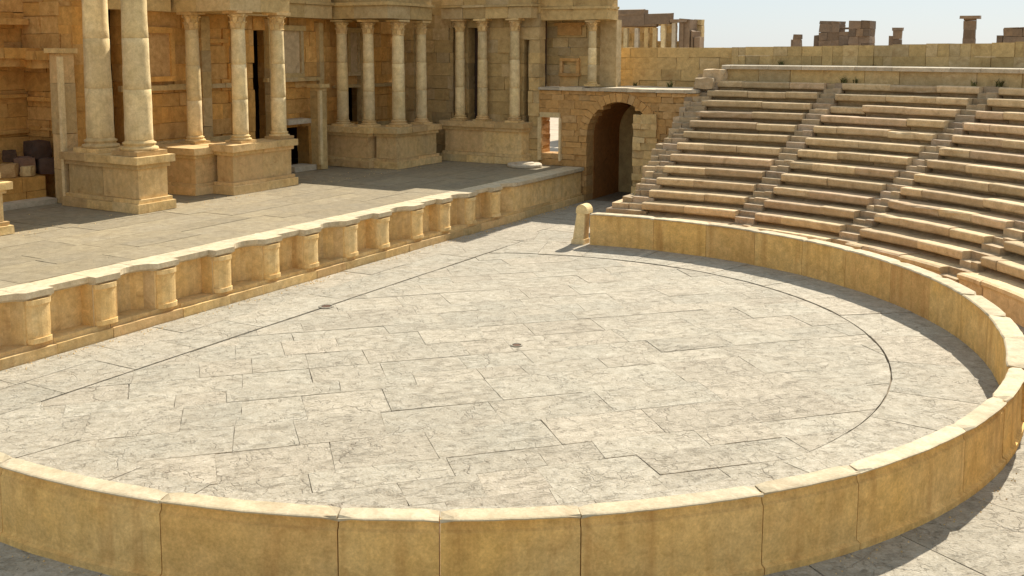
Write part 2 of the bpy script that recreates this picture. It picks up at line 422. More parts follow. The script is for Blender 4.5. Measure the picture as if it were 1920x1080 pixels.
# pilaster blocks in front of each pier
for ye in edges_y:
    mb = MB(); vs = []; K = 8; W_ = .5; pp = [(WX-.02, ye-.53)]+[(WX+.02+.11*math.sin(math.pi*q/K)**.28, ye-.53+W_*q/K) for q in range(K+1)]+[(WX-.02, ye-.03)]
    mb.prism(pp, .302, 1.145, (.6, .3))
    for za, zb in ((.303, .40), (1.05, 1.147)): mb.prism([(x+(.03 if x > WX else 0), (y-ye+.28)*1.04+ye-.28) for x, y in pp], za, zb, (.7, .3))
    mb.build('pilaster', 'front', stg)
sf = MB(); x = -.80
while x > -15:
    wdt = rnd.uniform(.7, 1.2); y = YS0-rnd.random()
    while y < YS1:
        l = min(rnd.uniform(1.2, 3.0), YS1+.2-y); slab(sf, [(x-wdt, y), (x, y), (x, y+l), (x-wdt, y+l)], HS+rnd.uniform(-.008, .003)-.006, gap=.003, th=.08)
        y += max(l, .1)
    x -= wdt
sf.build('stage_paving', 'stage', stg)
mb = MB(); mb.box(-15, -1.15, YS0, YS1, -.03, HS-.045, (.5, .2)); mb.build('core', 'joint', stg)

# ---------------------------------------------------------------- columns
def column_parts(root, H, r, mat='cream', cap=True):
    """Attic base, drum shaft, leafy capital; built around the root's origin"""
    x, y, z = root['_at']
    mb = MB(); mb.box(x-r*1.38, x+r*1.38, y-r*1.38, y+r*1.38, z, z+r*.35, None, .006)
    p = [(r*1.33, z+r*.35), (r*1.38, z+r*.45), (r*1.33, z+r*.58), (r*1.14, z+r*.62), (r*1.1, z+r*.75), (r*1.2, z+r*.82), (r*1.2, z+r*.92), (r*1.04, z+r*.98), (r*1.0, z+r*1.1)]
    mb.lathe(x, y, p, 24, None); mb.build('column_base', 'ped', root)
    hc = r*2.3 if cap else 0; z0 = z+r*1.1; z1 = z+H-hc; mb = MB(); k = 0; zz = z0
    nd = 3
    for d in range(nd):
        za, zb = z0+(z1-z0)*d/nd, z0+(z1-z0)*(d+1)/nd
        ra, rb = r*(1-.13*((za-z0)/(z1-z0))**1.5), r*(1-.13*((zb-z0)/(z1-z0))**1.5)
        m_ = 6; pr = [(ra-.012, za)]+[(ra+(rb-ra)*q/m_, za+.012+(zb-za-.024)*q/m_) for q in range(m_+1)]+[(rb-.012, zb)]
        mb.lathe(x, y, pr, 28, (rnd.random(), rnd.random()), True, .03)
    mb.build('shaft', mat, root)
    if cap:
        mb = MB(); rt = r*.87
        pr = [(rt, z1), (rt*1.12, z1+.03*r), (rt*1.12, z1+.1*r), (rt*1.0, z1+.15*r)]
        mb.lathe(x, y, pr, 20)
        for tier, (za, zb, ro) in enumerate(((.1, 1.0, 1.28), (.75, 1.75, 1.45))):
            for q in range(8):
                a = 2*math.pi*(q+.5*tier)/8; c, s = math.cos(a), math.sin(a); wv_ = r*.3
                o = []
                for (rr, zc, ww) in ((rt*1.0, za, 1.0), (rt*1.1, za+(zb-za)*.7, .9), (rt*ro, zb, .6), (rt*ro*1.02, zb-.14, .4)):
                    for sg in (-1, 1): o.append((x+c*rr-s*wv_*ww*sg, y+s*rr+c*wv_*ww*sg, z1+zc*r))
                for (rr, zc, ww) in ((rt*.8, za, 1.0), (rt*.9, za+(zb-za)*.7, .9), (rt*ro*.85, zb-.1, .6), (rt*ro*.85, zb-.2, .4)):
                    for sg in (-1, 1): o.append((x+c*rr-s*wv_*ww*sg, y+s*rr+c*wv_*ww*sg, z1+zc*r))
                mb.add(o, [(0, 1, 3, 2), (2, 3, 5, 4), (4, 5, 7, 6), (8, 10, 11, 9), (10, 12, 13, 11), (12, 14, 15, 13), (0, 2, 10, 8), (2, 4, 12, 10), (4, 6, 14, 12), (1, 9, 11, 3), (3, 11, 13, 5), (5, 13, 15, 7), (6, 7, 15, 14), (0, 8, 9, 1)])
        mb.lathe(x, y, [(rt*.95, z1+.1*r), (rt*1.0, z1+1.4*r), (rt*1.35, z1+1.95*r)], 20)
        mb.box(x-r*1.3, x+r*1.3, y-r*1.3, y+r*1.3, z1+1.95*r, z1+2.3*r, None, .015)
        mb.build('capital', 'ped', root)
CG = 'columns of the stage building'
def column(x, y, z, H, r, label, cap=True, mat='cream'):
    t = thing('column', label, 'column', (x, y, z), CG); column_parts(t, H, r, mat, cap); return t
ZP = 2.90
column(-7.96, .80, ZP, 5.6, .385, 'thick cream column on the back half of the big pedestal, left of its twin')
column(-6.32, .80, ZP, 5.6, .385, 'thick cream column on the front half of the big pedestal, right of its twin')
column(-8.45, 4.85, ZP-.1, 4.28, .245, 'slim tan column set back at the left end of the long pedestal')
column(-6.60, 5.05, ZP, 4.2, .25, 'slim cream column at the front corner of the long pedestal')
column(-6.62, 6.85, ZP, 4.2, .25, 'slim pinkish column at the right end of the long pedestal by the door')
column(-8.60, 12.65, ZP, 4.15, .235, 'slim cream column at the far left of the third pedestal beside the door')
column(-7.45, 12.85, ZP, 4.15, .235, 'slim pale column second on the third pedestal, before orange wall')
column(-6.35, 13.30, ZP, 4.15, .26, 'yellowish column at the front corner of the third pedestal')
column(-6.45, 15.00, ZP, 4.15, .23, 'narrow column at the right end of the third pedestal')
column(-5.62, 16.62, ZP+.1, 4.15, .215, 'brownish column in the far corner, left of a black gap')
column(-4.53, 16.62, ZP+.1, 4.15, .215, 'pale slim column in the far corner, right of a black gap')
column(-3.02, 16.62, ZP+.1, 4.15, .215, 'slim column nearest the small bright doorway')
column(.06, 17.35, 4.50, 2.55, .175, 'small column standing on the ledge above the arch')
column(-6.35, -4.30, 2.75, 5.5, .385, 'thick cream column on the pedestal cut by the left picture edge')

# ---------------------------------------------------------------- pedestals
def pedestal(x0, x1, y0, y1, ztop, label, extra=None, z0=HS, mat='ped', lit=(.3, .3)):
    t = thing('pedestal', label, 'pedestal', ((x0+x1)/2, (y0+y1)/2, z0), 'column pedestals along the stage building')
    def lay(a, zA, zB, part, jit=.01, bl=1.2, m=mat):
        mb = MB(); X0, X1, Y0, Y1 = x0-a, x1+a, y0-a, y1+a
        ny = max(1, round((Y1-Y0)/bl)); nx = max(1, round((X1-X0)/bl))
        for i in range(nx):
            for j in range(ny):
                xa, xb = X0+(X1-X0)*i/nx, X0+(X1-X0)*(i+1)/nx; ya, yb = Y0+(Y1-Y0)*j/ny, Y0+(Y1-Y0)*(j+1)/ny
                mb.box(xa+.003, xb-.003, ya+.003, yb-.003, zA+.002, zB-.002, None, jit)
        return mb.build(part, m, t)
    H = ztop-z0
    mb = MB(); lay(.16, z0, z0+H*.17, 'base_moulding'); lay(.09, z0+H*.17, z0+H*.24, 'base_fillet', .006)
    lay(0, z0+H*.24, z0+H*.78, 'die', .008, 1.5, mat)
    lay(.07, z0+H*.78, z0+H*.86, 'cornice_fillet', .006); lay(.17, z0+H*.86, ztop, 'cornice')
    return t
pedestal(-8.75, -5.80, .28, 1.30, ZP, 'square golden pedestal carrying the two thick columns')
pedestal(-6.95, -6.25, 4.32, 7.0, ZP, 'long grey pedestal face under two slim columns, lit cornice')
pedestal(-9.2, -7.15, 3.6, 5.6, ZP-.1, 'brown recessed pedestal behind the long grey one')
pedestal(-6.95, -6.0, 12.62, 15.4, ZP, 'third pedestal from the left corner, beside the far shadow')
pedestal(-9.2, -7.1, 12.3, 13.5, ZP, 'low brown pedestal recessed behind the third pedestal')
pedestal(-6.2, -2.55, 16.35, 17.0, ZP+.1, 'long low pedestal across the far return wall under three columns')
pedestal(-9.4, -6.05, -5.2, -3.6, 2.62, 'pale pedestal cut by the left picture edge')

# ---------------------------------------------------------------- stage building (back wall x=-9.3)
sb = thing('stage_building', 'tall ruined orange stone back wall of the stage with doors and niches', 'ruined building', (-10, 5, HS))
XB = -9.3
doors = [(2.15, 2.85, .0, 6.2), (8.5, 9.35, .9, 5.5), (9.95, 11.4, .0, 1.78), (13.85, 14.85, 1.5, 3.0)]
mb = MB(); ashlar(mb, (XB, 1.0, HS), (0, 1, 0), 16.1, 7.6, (1, 0, 0), .6, (.4, .62), (.6, 1.5), [(a-1, b-1, c, d) for a, b, c, d in doors], .012, .05)
mb.build('back_wall', 'orange', sb)
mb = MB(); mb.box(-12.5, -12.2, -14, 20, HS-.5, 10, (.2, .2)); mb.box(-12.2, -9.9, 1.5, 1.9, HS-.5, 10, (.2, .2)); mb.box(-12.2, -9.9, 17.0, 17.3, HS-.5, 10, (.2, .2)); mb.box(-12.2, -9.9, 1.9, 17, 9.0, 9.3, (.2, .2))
mb.build('rear_rooms', 'dark', sb)  # rooms coloured dark, painting in the shade behind the door openings
# wall pilasters
for ya, yb, x1, zt in ((3.0, 3.35, .22, 7.0), (5.9, 6.3, .16, 7.0), (7.35, 7.8, .25, 7.0), (9.1, 9.45, .22, 7.0), (11.9, 12.15, .2, 7.0), (14.5, 15.0, .2, 7.0)):
    mb = MB(); z = HS
    while z < zt-.1:
        h = min(rnd.uniform(.6, 1.0), zt-z); mb.box(XB-.05, XB+x1, ya, yb, z+.004, z+h-.004, None, .01); z += h
    mb.build('wall_pilaster', 'tan', sb)
# horizontal string courses and blocks
for ya, yb, za, zb, x1, m in ((2.6, 7.3, 4.55, 4.72, .14, 'tan'), (2.6, 7.3, 2.65, 2.9, .18, 'tan'), (9.0, 12.0, 4.7, 4.86, .2, 'tan'), (12.9, 17, 4.35, 4.5, .14, 'tan'), (12.4, 17, 2.6, 2.85, .2, 'tan'), (5.4, 7.2, 6.1, 6.25, .12, 'orange')):
    mb = MB(); y = ya
    while y < yb: l = min(rnd.uniform(.6, 1.1), yb-y); mb.box(XB-.05, XB+x1+rnd.uniform(-.03, .03), y+.004, y+l-.004, za+rnd.uniform(-.01, .01), zb+rnd.uniform(-.03, .01), None, .012); y += l
    mb.build('string_course', m, sb)
# framed niches
def niche(y0, y1, z0, z1, m='ped', inset='pale', x=XB):
    f = MB(); b = .16
    f.box(x+.055, x+.17, y0-b, y1+b, z0-b, z0, None, .008); f.box(x+.055, x+.2, y0-b*1.4, y1+b*1.4, z1, z1+b*1.2, None, .008)
    f.box(x+.055, x+.15, y0-b, y0, z0+.003, z1-.003, None, .008); f.box(x+.055, x+.15, y1, y1+b, z0+.003, z1-.003, None, .008)
    fo = f.build('niche_frame', m, sb); p = MB(); p.box(x+.04, x+.075, y0+.003, y1-.003, z0+.003, z1-.003); p.build('niche_panel', inset, sb)
niche(9.8, 10.9, 5.0, 6.6, 'tan', 'seat'); niche(13.9, 14.4, 5.0, 6.6, 'tan', 'seat'); niche(3.6, 4.6, 5.0, 6.4, 'orange', 'brown')
# entablature running along the wall and breaking forward over the pedestals
def entab(x0, x1, y0, y1, z0=7.08, top=8.9, mat='tan'):
    for za, zb, a, part in ((z0, z0+.5, 0, 'architrave'), (z0+.5, z0+.62, .08, 'fascia'), (z0+.62, z0+1.15, -.02, 'frieze'), (z0+1.15, z0+1.45, .28, 'cornice')):
        if za > top: break
        mb = MB(); nx = max(1, round((x1-x0)/1.4)); ny = max(1, round((y1-y0)/1.5))
        for i in range(nx):
            for j in range(ny):
                A0 = x0+(x1-x0)*i/nx; A1 = x0+(x1-x0)*(i+1)/nx; B0 = y0+(y1-y0)*j/ny; B1 = y0+(y1-y0)*(j+1)/ny
                if i == nx-1: A1 += a
                if j == 0: B0 -= a
                if j == ny-1: B1 += a
                mb.box(A0+.004, A1-.004, B0+.004, B1-.004, za+.002, zb-.002, None, .01)
        mb.build(part, mat, sb)
entab(-9.28, -8.75, 1.6, 4.3); entab(-9.28, -6.3, 4.45, 7.15); entab(-9.28, -8.6, 7.3, 12.1); entab(-9.28, -6.1, 12.3, 15.3); entab(-9.28, -8.7, 15.5, 16.0)
entab(-9.28, -5.9, .25, 1.45, 8.52)
# royal door recess at the left: deep orange walls, jamb and lintel
mb = MB()
ashlar(mb, (-11.6, -9.0, HS), (0, 1, 0), 10.1, 7.6, (1, 0, 0), .5, (.4, .6), (.6, 1.4), [], .014, .06)
ashlar(mb, (-11.6, 1.0, HS), (1, 0, 0), 2.3, 7.6, (0, -1, 0), .4, (.4, .6), (.6, 1.4), [], .012, .05)
mb.build('recess_wall', 'orange', sb)
mb = MB(); y = -9.0
for za, zb, x1 in ((5.35, 5.6, .75), (5.6, 5.9, .95), (4.4, 4.5, .2), (3.3, 3.42, .16), (6.6, 6.8, .4)):
    y = -9.0; mb = MB()
    while y < .9: l = min(rnd.uniform(.7, 1.3), .95-y); mb.box(-11.65, -11.6+x1+rnd.uniform(-.03, .03), y+.004, y+l-.004, za, zb, None, .012); y += l
    mb.build('recess_cornice', 'orange', sb)
mb = MB(); mb.box(-10.0, -9.45, -9, .35, HS, HS+.16, None, .01); mb.build('recess_step', 'pale', sb)
mb = MB(); ashlar(mb, (-9.95, -9, HS), (0, 1, 0), 9.35, .8, (1, 0, 0), 1.5, (.3, .45), (.5, 1.0)); mb.build('broken_base', 'orange', sb)
for za, zb, dd in ((5.3, 5.55, .45), (5.55, 5.8, .6), (4.3, 4.4, .12), (3.4, 3.5, .10)):
    mb = MB(); x = -11.4
    while x < -9.6: l = min(rnd.uniform(.5, .9), -9.55-x); mb.box(x+.004, x+l-.004, 1.0-dd, 1.02, za, zb+rnd.uniform(-.03, .03), None, .012); x += l
    mb.build('side_cornice', 'orange', sb)
# free jambs
def jamb(x, y, wx, wy, z1, label, mat='tan'):
    t = thing('door_jamb', label, 'door jamb', (x, y, HS)); mb = MB(); z = HS
    while z < z1-.05:
        h = min(rnd.uniform(.9, 1.5), z1-z); mb.box(x-wx/2, x+wx/2, y-wy/2, y+wy/2, z+.003, z+h-.003, None, .01); z += h
    mb.build('upright', mat, t); mb = MB(); mb.box(x+wx/2-.06, x+wx/2+.05, y-wy/2-.05, y-wy/2+.1, HS+.2, z1-.1, None, .006); mb.build('moulding', 'cream', t)
    mb = MB(); mb.box(x-wx/2-.08, x+wx/2+.1, y-wy/2-.1, y+wy/2+.06, z1, z1+.14, None, .008); mb.build('cap_stone', mat, t)
jamb(-9.3, .62, .45, .5, 5.75, 'tall pale jamb of the big door left of the thick columns', 'ped')
jamb(-8.55, 11.15, .45, .42, 4.45, 'short tan jamb beside the middle door')
t = thing('door_jamb', 'thin broken jamb with a pale lintel inside the middle doorway', 'door jamb', (-9.0, 9.7, HS))
mb = MB(); mb.box(-9.35, -8.85, 9.4, 9.66, HS, 3.1, None, .01); mb.build('upright', 'ped', t)
mb = MB(); mb.box(-9.25, -8.75, 9.67, 10.95, 3.1, 3.28, None, .01); mb.build('lintel', 'pale', t)
mb = MB(); mb.box(-9.2, -8.5, 9.67, 10.9, HS+.01, HS+.2, None, .01); mb.build('threshold', 'pale', t)
# return wall (faces the orchestra) and upper storey
YF = 17.0
mb = MB(); ashlar(mb, (-9.3, YF, HS), (1, 0, 0), 7.2, 7.7, (0, -1, 0), .5, (.38, .6), (.55, 1.2), [(1.1, 1.6, 1.6, 5.5), (3.1, 3.34, 1.6, 5.6), (3.85, 4.36, 1.6, 5.6), (6.48, 6.7, 1.6, 5.2)], .012, .04)
mb.build('return_wall', 'tan', sb)
mb = MB(); mb.box(-9.3, -2.3, YF+.52, YF+1.0, HS, 8.0, (.1, .1)); mb.build('slot_shade_box', 'dark', sb)  # dark box behind the wall slots stands in for their deep shade
def beam(x0, x1, y0, y1, z0, hs, mat='tan'):
    z = z0
    for h, a, part in hs:
        mb = MB(); nx = max(1, round((x1-x0)/1.2))
        for i in range(nx):
            A0 = x0+(x1-x0)*i/nx; A1 = x0+(x1-x0)*(i+1)/nx
            if i == nx-1: A1 += a
            mb.box(A0+.004, A1-.004, y0-a, y1, z+.002, z+h-.002, None, .012)
        mb.build(part, mat, sb); z += h
beam(-6.4, -2.15, YF-.6, YF-.06, 7.16, ((.45, 0, 'architrave'), (.1, .08, 'fascia'), (.5, -.03, 'frieze'), (.3, .22, 'cornice')))
# upper storey wall over the arch
mb = MB(); ashlar(mb, (-3.9, 18.2, 4.42), (1, 0, 0), 4.15, 4.0, (0, -1, 0), .5, (.3, .48), (.4, .9), [], .012, .035)
mb.box(.05, .75, 18.1, 18.6, 4.45, 7.1, None, .01)
mb.build('upper_wall', 'tan', sb)
mb = MB(); mb.box(-1.72, -.85, 18.02, 18.16, 5.46, 5.58, None, .006); mb.box(-1.72, -1.6, 18.02, 18.16, 4.98, 5.45, None, .006); mb.box(-.97, -.85, 18.02, 18.16, 4.98, 5.45, None, .006); mb.box(-1.75, -.82, 18.0, 18.16, 4.86, 4.98, None, .006)
mb.build('window_frame', 'brown', sb)
mb = MB(); mb.box(-1.85, -.8, 18.1, 18.165, 6.5, 6.9, (.2, .1), .01); mb.box(-2.0, -.65, 18.06, 18.165, 6.9, 7.0, (.2, .1), .01); mb.build('dark_panel', 'brown', sb)
beam(-2.15, .80, 17.1, 18.1, 7.08, ((.42, .0, 'architrave'), (.1, .06, 'fascia'), (.45, -.02, 'frieze'), (.25, .2, 'cornice')))

# ---------------------------------------------------------------- arched facade
ar = thing('arched_gateway', 'brown masonry wall with a tall dark round arch and a flat lit top', 'gateway', (1.37, YF, 0))
XA, RA, ZA = 1.40, 1.36, 2.56
mb = MB(); ashlar(mb, (-2.1, YF, -.03), (1, 0, 0), 6.6, 4.345, (0, -1, 0), .7, (.22, .34), (.3, .75), [(.14, .93, 1.74, 3.25)], .012, .03, arch=(XA+2.1, ZA+.03, RA+.02))
mb.build('masonry_face', 'brown', ar)
mb = MB(); K = 19
for i in range(K):
    a0, a1 = math.pi*i/K+.006, math.pi*(i+1)/K-.006; ri, ro = RA, RA+rnd.uniform(.30, .36); y0 = YF-rnd.uniform(.035, .06)
    P = [(XA+r*math.cos(a), y, ZA+r*math.sin(a)) for y in (y0, YF+.62) for a, r in ((a0, ri), (a0, ro), (a1, ro), (a1, ri))]
    mb.add(P, [(0, 1, 2, 3), (7, 6, 5, 4), (0, 4, 5, 1), (1, 5, 6, 2), (2, 6, 7, 3), (3, 7, 4, 0)])
mb.build('arch_stones', 'brown', ar)
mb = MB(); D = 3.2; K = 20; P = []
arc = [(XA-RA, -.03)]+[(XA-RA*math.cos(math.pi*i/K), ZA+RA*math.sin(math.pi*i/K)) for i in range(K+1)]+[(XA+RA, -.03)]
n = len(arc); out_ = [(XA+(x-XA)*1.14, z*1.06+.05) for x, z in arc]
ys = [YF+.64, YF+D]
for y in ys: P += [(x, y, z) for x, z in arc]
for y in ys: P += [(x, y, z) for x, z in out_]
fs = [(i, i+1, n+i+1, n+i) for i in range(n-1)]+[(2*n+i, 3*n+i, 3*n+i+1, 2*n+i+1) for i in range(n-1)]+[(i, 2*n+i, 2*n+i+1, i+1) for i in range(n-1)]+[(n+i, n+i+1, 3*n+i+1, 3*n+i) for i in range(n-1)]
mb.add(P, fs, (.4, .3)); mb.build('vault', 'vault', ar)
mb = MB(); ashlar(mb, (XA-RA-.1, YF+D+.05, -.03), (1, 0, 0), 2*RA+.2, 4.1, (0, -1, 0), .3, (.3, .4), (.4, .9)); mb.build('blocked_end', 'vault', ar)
mb = MB(); ashlar(mb, (2.02, YF-.12, -.03), (1, 0, 0), .95, 3.55, (0, -1, 0), .6, (.2, .32), (.3, .5), [], .02, .06, top=.5)
mb.build('infill_pier', 'ped', ar)
mb = MB(); x = -2.1
while x < 4.5:
    l = min(rnd.uniform(.7, 1.2), 4.5-x); mb.box(x+.004, x+l-.004, YF-.1, YF+(3.4 if x > -1.2 else .69), 4.32, 4.45+rnd.uniform(-.02, .01), None, .01); x += l
mb.build('ledge', 'pale', ar)
mb = MB(); mb.box(2.9, 4.5, YF+.71, YF+3.4, 0, 4.31, (.4, .3)); mb.box(-1.15, -.15, YF+.71, YF+3.4, 0, 4.31, (.4, .3)); mb.build('core', 'brown', ar)
mb = MB(); mb.box(-2.02, -1.12, YF-.12, YF+.1, 3.23, 3.43, None, .006); mb.box(-2.12, -1.965, YF-.1, YF+.1, 1.5, 3.22, None, .006); mb.box(-1.175, -1.08, YF-.1, YF+.1, 1.5, 3.22, None, .006)
mb.build('door_frame', 'cream', ar)

t = thing('sun_patch_disc', 'low pale disc added as a sun patch on the far end of the stage by the small doorway', 'sun patch', (-2.15, 15.9, HS))
mb = MB(); mb.lathe(-2.15, 15.9, [(.66, HS-.01), (.70, HS+.03), (.70, HS+.10), (.66, HS+.13)], 28, (.9, .2), False, .04); mb.build('slab', 'pale', t)  # added pale disc stands in for sunlight falling through the doorway
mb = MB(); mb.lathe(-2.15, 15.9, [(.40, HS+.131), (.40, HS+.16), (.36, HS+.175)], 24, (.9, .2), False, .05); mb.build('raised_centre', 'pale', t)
# ---------------------------------------------------------------- seating
R0, DR, Z0, DH = 11.775, .617, .68, .341
NR = 12
stairs_a = [81.4, 65.4, 46.5, 29.2, 11.5, -6.2]
END_A = -20
SW = .64
XE = 4.8
def edge_angle(r): return math.degrees(math.acos(max(-1, min(1, (XE-CX)/r))))
wl = ['stepped seat block nearest the arch, left of the first stair', 'stepped seat block between the first and second stairs from the arch', 'broad stepped seat block between the second and third stairs from the arch',
      'stepped seat block right of the third stair, cut by the picture edge', 'stepped seat block between the two hidden right hand stairs', 'stepped seat block toward the near right of the hillside', 'last stepped seat block at the near right end']
GW = 'wedges of stone seating'
def seat_row(k, a0, a1, parent):
    """one curved bench: blocks with a rounded nose and a hollowed riser"""
    r = R0+k*DR; z = Z0+k*DH; mb = MB(); a = a1; bk = DR+.16
    prof = [(bk, z-DH-.2), (bk, z-.03), (bk-.02, z-.012), (.05, z), (.012, z-.015), (.0, z-.05), (.016, z-.19), (.045, z-.225), (.16, z-.245), (.28, z-.265), (.36, z-DH-.2)]
    if k == 0: prof = [(bk, 0), (bk, z-.02), (.05, z), (-.03, z-.03), (-.03, z-.11), (.02, z-.16), (.03, z-.2), (.03, -.03)]
    while a < a0-.1:
        l = rnd.uniform(1.0, 2.1); da = math.degrees(l/r); b = min(a+da, a0)
        if a0-b < 2: b = a0
        g = math.degrees(.006/r); n = max(2, int((b-a)/1.2)); vs = []; m = len(prof)
        dz = rnd.uniform(-.022, .012); dr0 = rnd.uniform(-.022, .022); chip = rnd.random()
        wear = rnd.random() < .12
        if k and rnd.random() < .025: dr0 += .22; dz -= .09
        for i in range(n+1):
            aa = a+g+(b-a-2*g)*i/n
            for j, (o, zz) in enumerate(prof):
                nn = noise.noise(Vector((aa*.5, k*3.1, j*.3)))
                q = min(o, .36 if j > 8 else 9)+dr0+nn*.02+(.05*rnd.random() if wear and 2 < j < 8 else 0)
                vs.append((CX+(r+q)*math.cos(R(aa)), CY+(r+q)*math.sin(R(aa)), zz+dz+nn*.006-(.03*rnd.random() if wear and 2 < j < 6 else 0)))
        fs = []
        for i in range(n):
            for j in range(m): fs.append((i*m+j, i*m+(j+1) % m, (i+1)*m+(j+1) % m, (i+1)*m+j))
        fs.append(tuple(range(m))); fs.append(tuple(n*m+j for j in range(m-1, -1, -1)))
        mb.add(vs, fs, (rnd.random(), rnd.random()))
        a = b
    if mb.v: mb.build('seat_row', 'seat', parent)
sides = stairs_a+[END_A]
for wi in range(len(sides)):
    hi = None if wi == 0 else sides[wi-1]
    mid = (edge_angle(14) if wi == 0 else hi)-4
    wd = thing('seating_wedge', wl[wi], 'seating', (*pol(R0, mid), 0), GW)
    for k in range(NR+1):
        r = R0+k*DR
        a_hi = edge_angle(r) if wi == 0 else hi-math.degrees(SW/r)
        seat_row(k, a_hi, sides[wi], wd)
    # solid fill under the benches
    mb = MB(); P = [];
    a_hi = (edge_angle(R0+.5) if wi == 0 else hi); a_lo = sides[wi]
    n = 10
    for i in range(n+1):
        aa = a_lo+(a_hi-a_lo)*i/n
        for rr, zz in ((R0+.35, -.03), (R0+.35, Z0-.1), (R0+NR*DR+.35, Z0+NR*DH-.3), (R0+NR*DR+1.2, Z0+NR*DH-.3), (R0+NR*DR+1.2, -.03)):
            x, y = pol(rr, aa)
            if wi == 0: x = max(x, XE+.06)
            P.append((x, y, zz-.13))
    fs = []
    for i in range(n):
        for j in range(5): fs.append((i*5+j, i*5+(j+1) % 5, (i+1)*5+(j+1) % 5, (i+1)*5+j))
    fs.append((0, 1, 2, 3, 4)); fs.append(tuple(n*5+j for j in (4, 3, 2, 1, 0)))
    mb.add(P, fs, (.4, .3)); mb.build('fill', 'stair', wd)
sl_ = ['worn radial stair between the seats, first right of the arch', 'worn radial stair between the seats, second from the arch', 'worn radial stair between the seats, third from the arch, leaving the picture at right', 'fourth radial stair from the arch', 'fifth radial stair from the arch', 'sixth radial stair from the arch']
for si, sa_ in enumerate(stairs_a):
    t = thing('staircase', sl_[si], 'stairs', (*pol(R0, sa_), 0), 'radial stairs in the seating')
    mb = MB()
    for k in range(NR+1):
        for hf in (0, 1):
            r = R0+k*DR-.05+hf*DR*.5; z = Z0+k*DH-DH*.5+hf*DH*.5; da = math.degrees(SW/(R0+k*DR))
            if k == 0 and hf == 0: z = Z0-DH*.5
            ra, rb = r+rnd.uniform(-.02, .02), r+DR+.1; dz = rnd.uniform(-.02, .01)
            p0, p1 = pol(ra, sa_-.04), pol(rb, sa_-.04); q0, q1 = pol(ra, sa_-da+.04), pol(rb, sa_-da+.04)
            if rnd.random() < .35:
                f = rnd.uniform(.3, .7); mm = (q0[0]+(p0[0]-q0[0])*f, q0[1]+(p0[1]-q0[1])*f); mn = (q1[0]+(p1[0]-q1[0])*f, q1[1]+(p1[1]-q1[1])*f)
                mb.prism([q0, mm, mn, q1], z-.5, z+dz); mb.prism([mm, p0, p1, mn], z-.5, z+dz-.03)
            else: mb.prism([q0, p0, p1, q1], z-.5, z+dz)
    mb.build('steps', 'stair', t)
# stair along the ruined left end
t = thing('staircase', 'broken grey stair climbing the left end of the seats beside the arch', 'stairs', (4.3, 11, 0), 'radial stairs in the seating')
mb = MB(); y = 10.2; z = .25
k = 0
while z < 5.1:
    w0 = 3.95+rnd.uniform(-.12, .12)-(.5 if z < 1.1 else 0)+(.25*rnd.random())
    f = rnd.uniform(4.2, 4.5)
    mb.box(w0, f, y+rnd.uniform(-.05, .05), y+1.2, max(-.03, z-.7), z+rnd.uniform(-.03, .03), None, .02)
    mb.box(f+.01, XE+.15, y+rnd.uniform(-.04, .04), y+1.2, max(-.03, z-.7), z+rnd.uniform(-.02, .03), None, .02)
    y += DR*.5*.96; z += DH*.5; k += 1
mb.build('steps', 'stair', t)
mb = MB(); y = 10.8; P = []
for x in (4.05, XE+.1):
    P += [(x, 10.6, -.03), (x, 10.6, .2), (x, 18.4, 4.6), (x, 18.4, -.03)]
mb.add(P, [(0, 1, 2, 3), (7, 6, 5, 4), (0, 4, 5, 1), (1, 5, 6, 2), (2, 6, 7, 3), (3, 7, 4, 0)], (.4, .3)); mb.build('end_wall', 'tan', t)
# loose blocks at the foot / top of that stair
def stone_block(x, y, z, sx, sy, sz, rot, label, mat='ped', cat='stone block', grp=None):
    mb = MB(); c, s = math.cos(R(rot)), math.sin(R(rot)); lv = 3; P = []
    idx = {}
    fs = []
    def pt(i, j, k):
        if (i, j, k) in idx: return idx[(i, j, k)]
        u = Vector((i/lv*2-1, j/lv*2-1, k/lv*2-1)); e = sum(1 for q in u if abs(q) > .99)
        u *= 1-.05*max(0, e-1)
        u += Vector((noise.noise(u*1.7+Vector((x, y, 3))), noise.noise(u*1.7+Vector((y, 5, x))), noise.noise(u*1.7+Vector((9, x, y)))))*.14
        X, Y, Z = u.x*sx/2, u.y*sy/2, (u.z+1)*sz/2
        idx[(i, j, k)] = len(P); P.append((x+c*X-s*Y, y+s*X+c*Y, z+max(Z, 0))); return idx[(i, j, k)]
    for a in range(lv):
        for b in range(lv):
            fs += [(pt(a, b, 0), pt(a, b+1, 0), pt(a+1, b+1, 0), pt(a+1, b, 0)), (pt(a, b, lv), pt(a+1, b, lv), pt(a+1, b+1, lv), pt(a, b+1, lv)),
                   (pt(a, 0, b), pt(a+1, 0, b), pt(a+1, 0, b+1), pt(a, 0, b+1)), (pt(a, lv, b), pt(a, lv, b+1), pt(a+1, lv, b+1), pt(a+1, lv, b)),
                   (pt(0, a, b), pt(0, a, b+1), pt(0, a+1, b+1), pt(0, a+1, b)), (pt(lv, a, b), pt(lv, a+1, b), pt(lv, a+1, b+1), pt(lv, a, b+1))]
    mb.add(P, fs, (rnd.random(), rnd.random()))
    o = mb.build('stone_block', mat); tag(o, label, cat, grp); return o
stone_block(3.45, 10.6, -.01, .38, .4, .62, 12, 'small pale block on the floor at the foot of the broken stair', 'pale')
stone_block(2.75, 15.2, -.01, .5, .5, .45, 30, 'pale block lying in front of the arch at its right jamb', 'pale')
stone_block(4.6, 17.6, 4.47, .7, .6, .42, 8, 'grey block on the ledge where the broken stair reaches the top', 'stair')
stone_block(4.75, 18.3, 4.7, .8, .6, .5, -10, 'grey block topmost at the left end of the upper seats', 'stair')

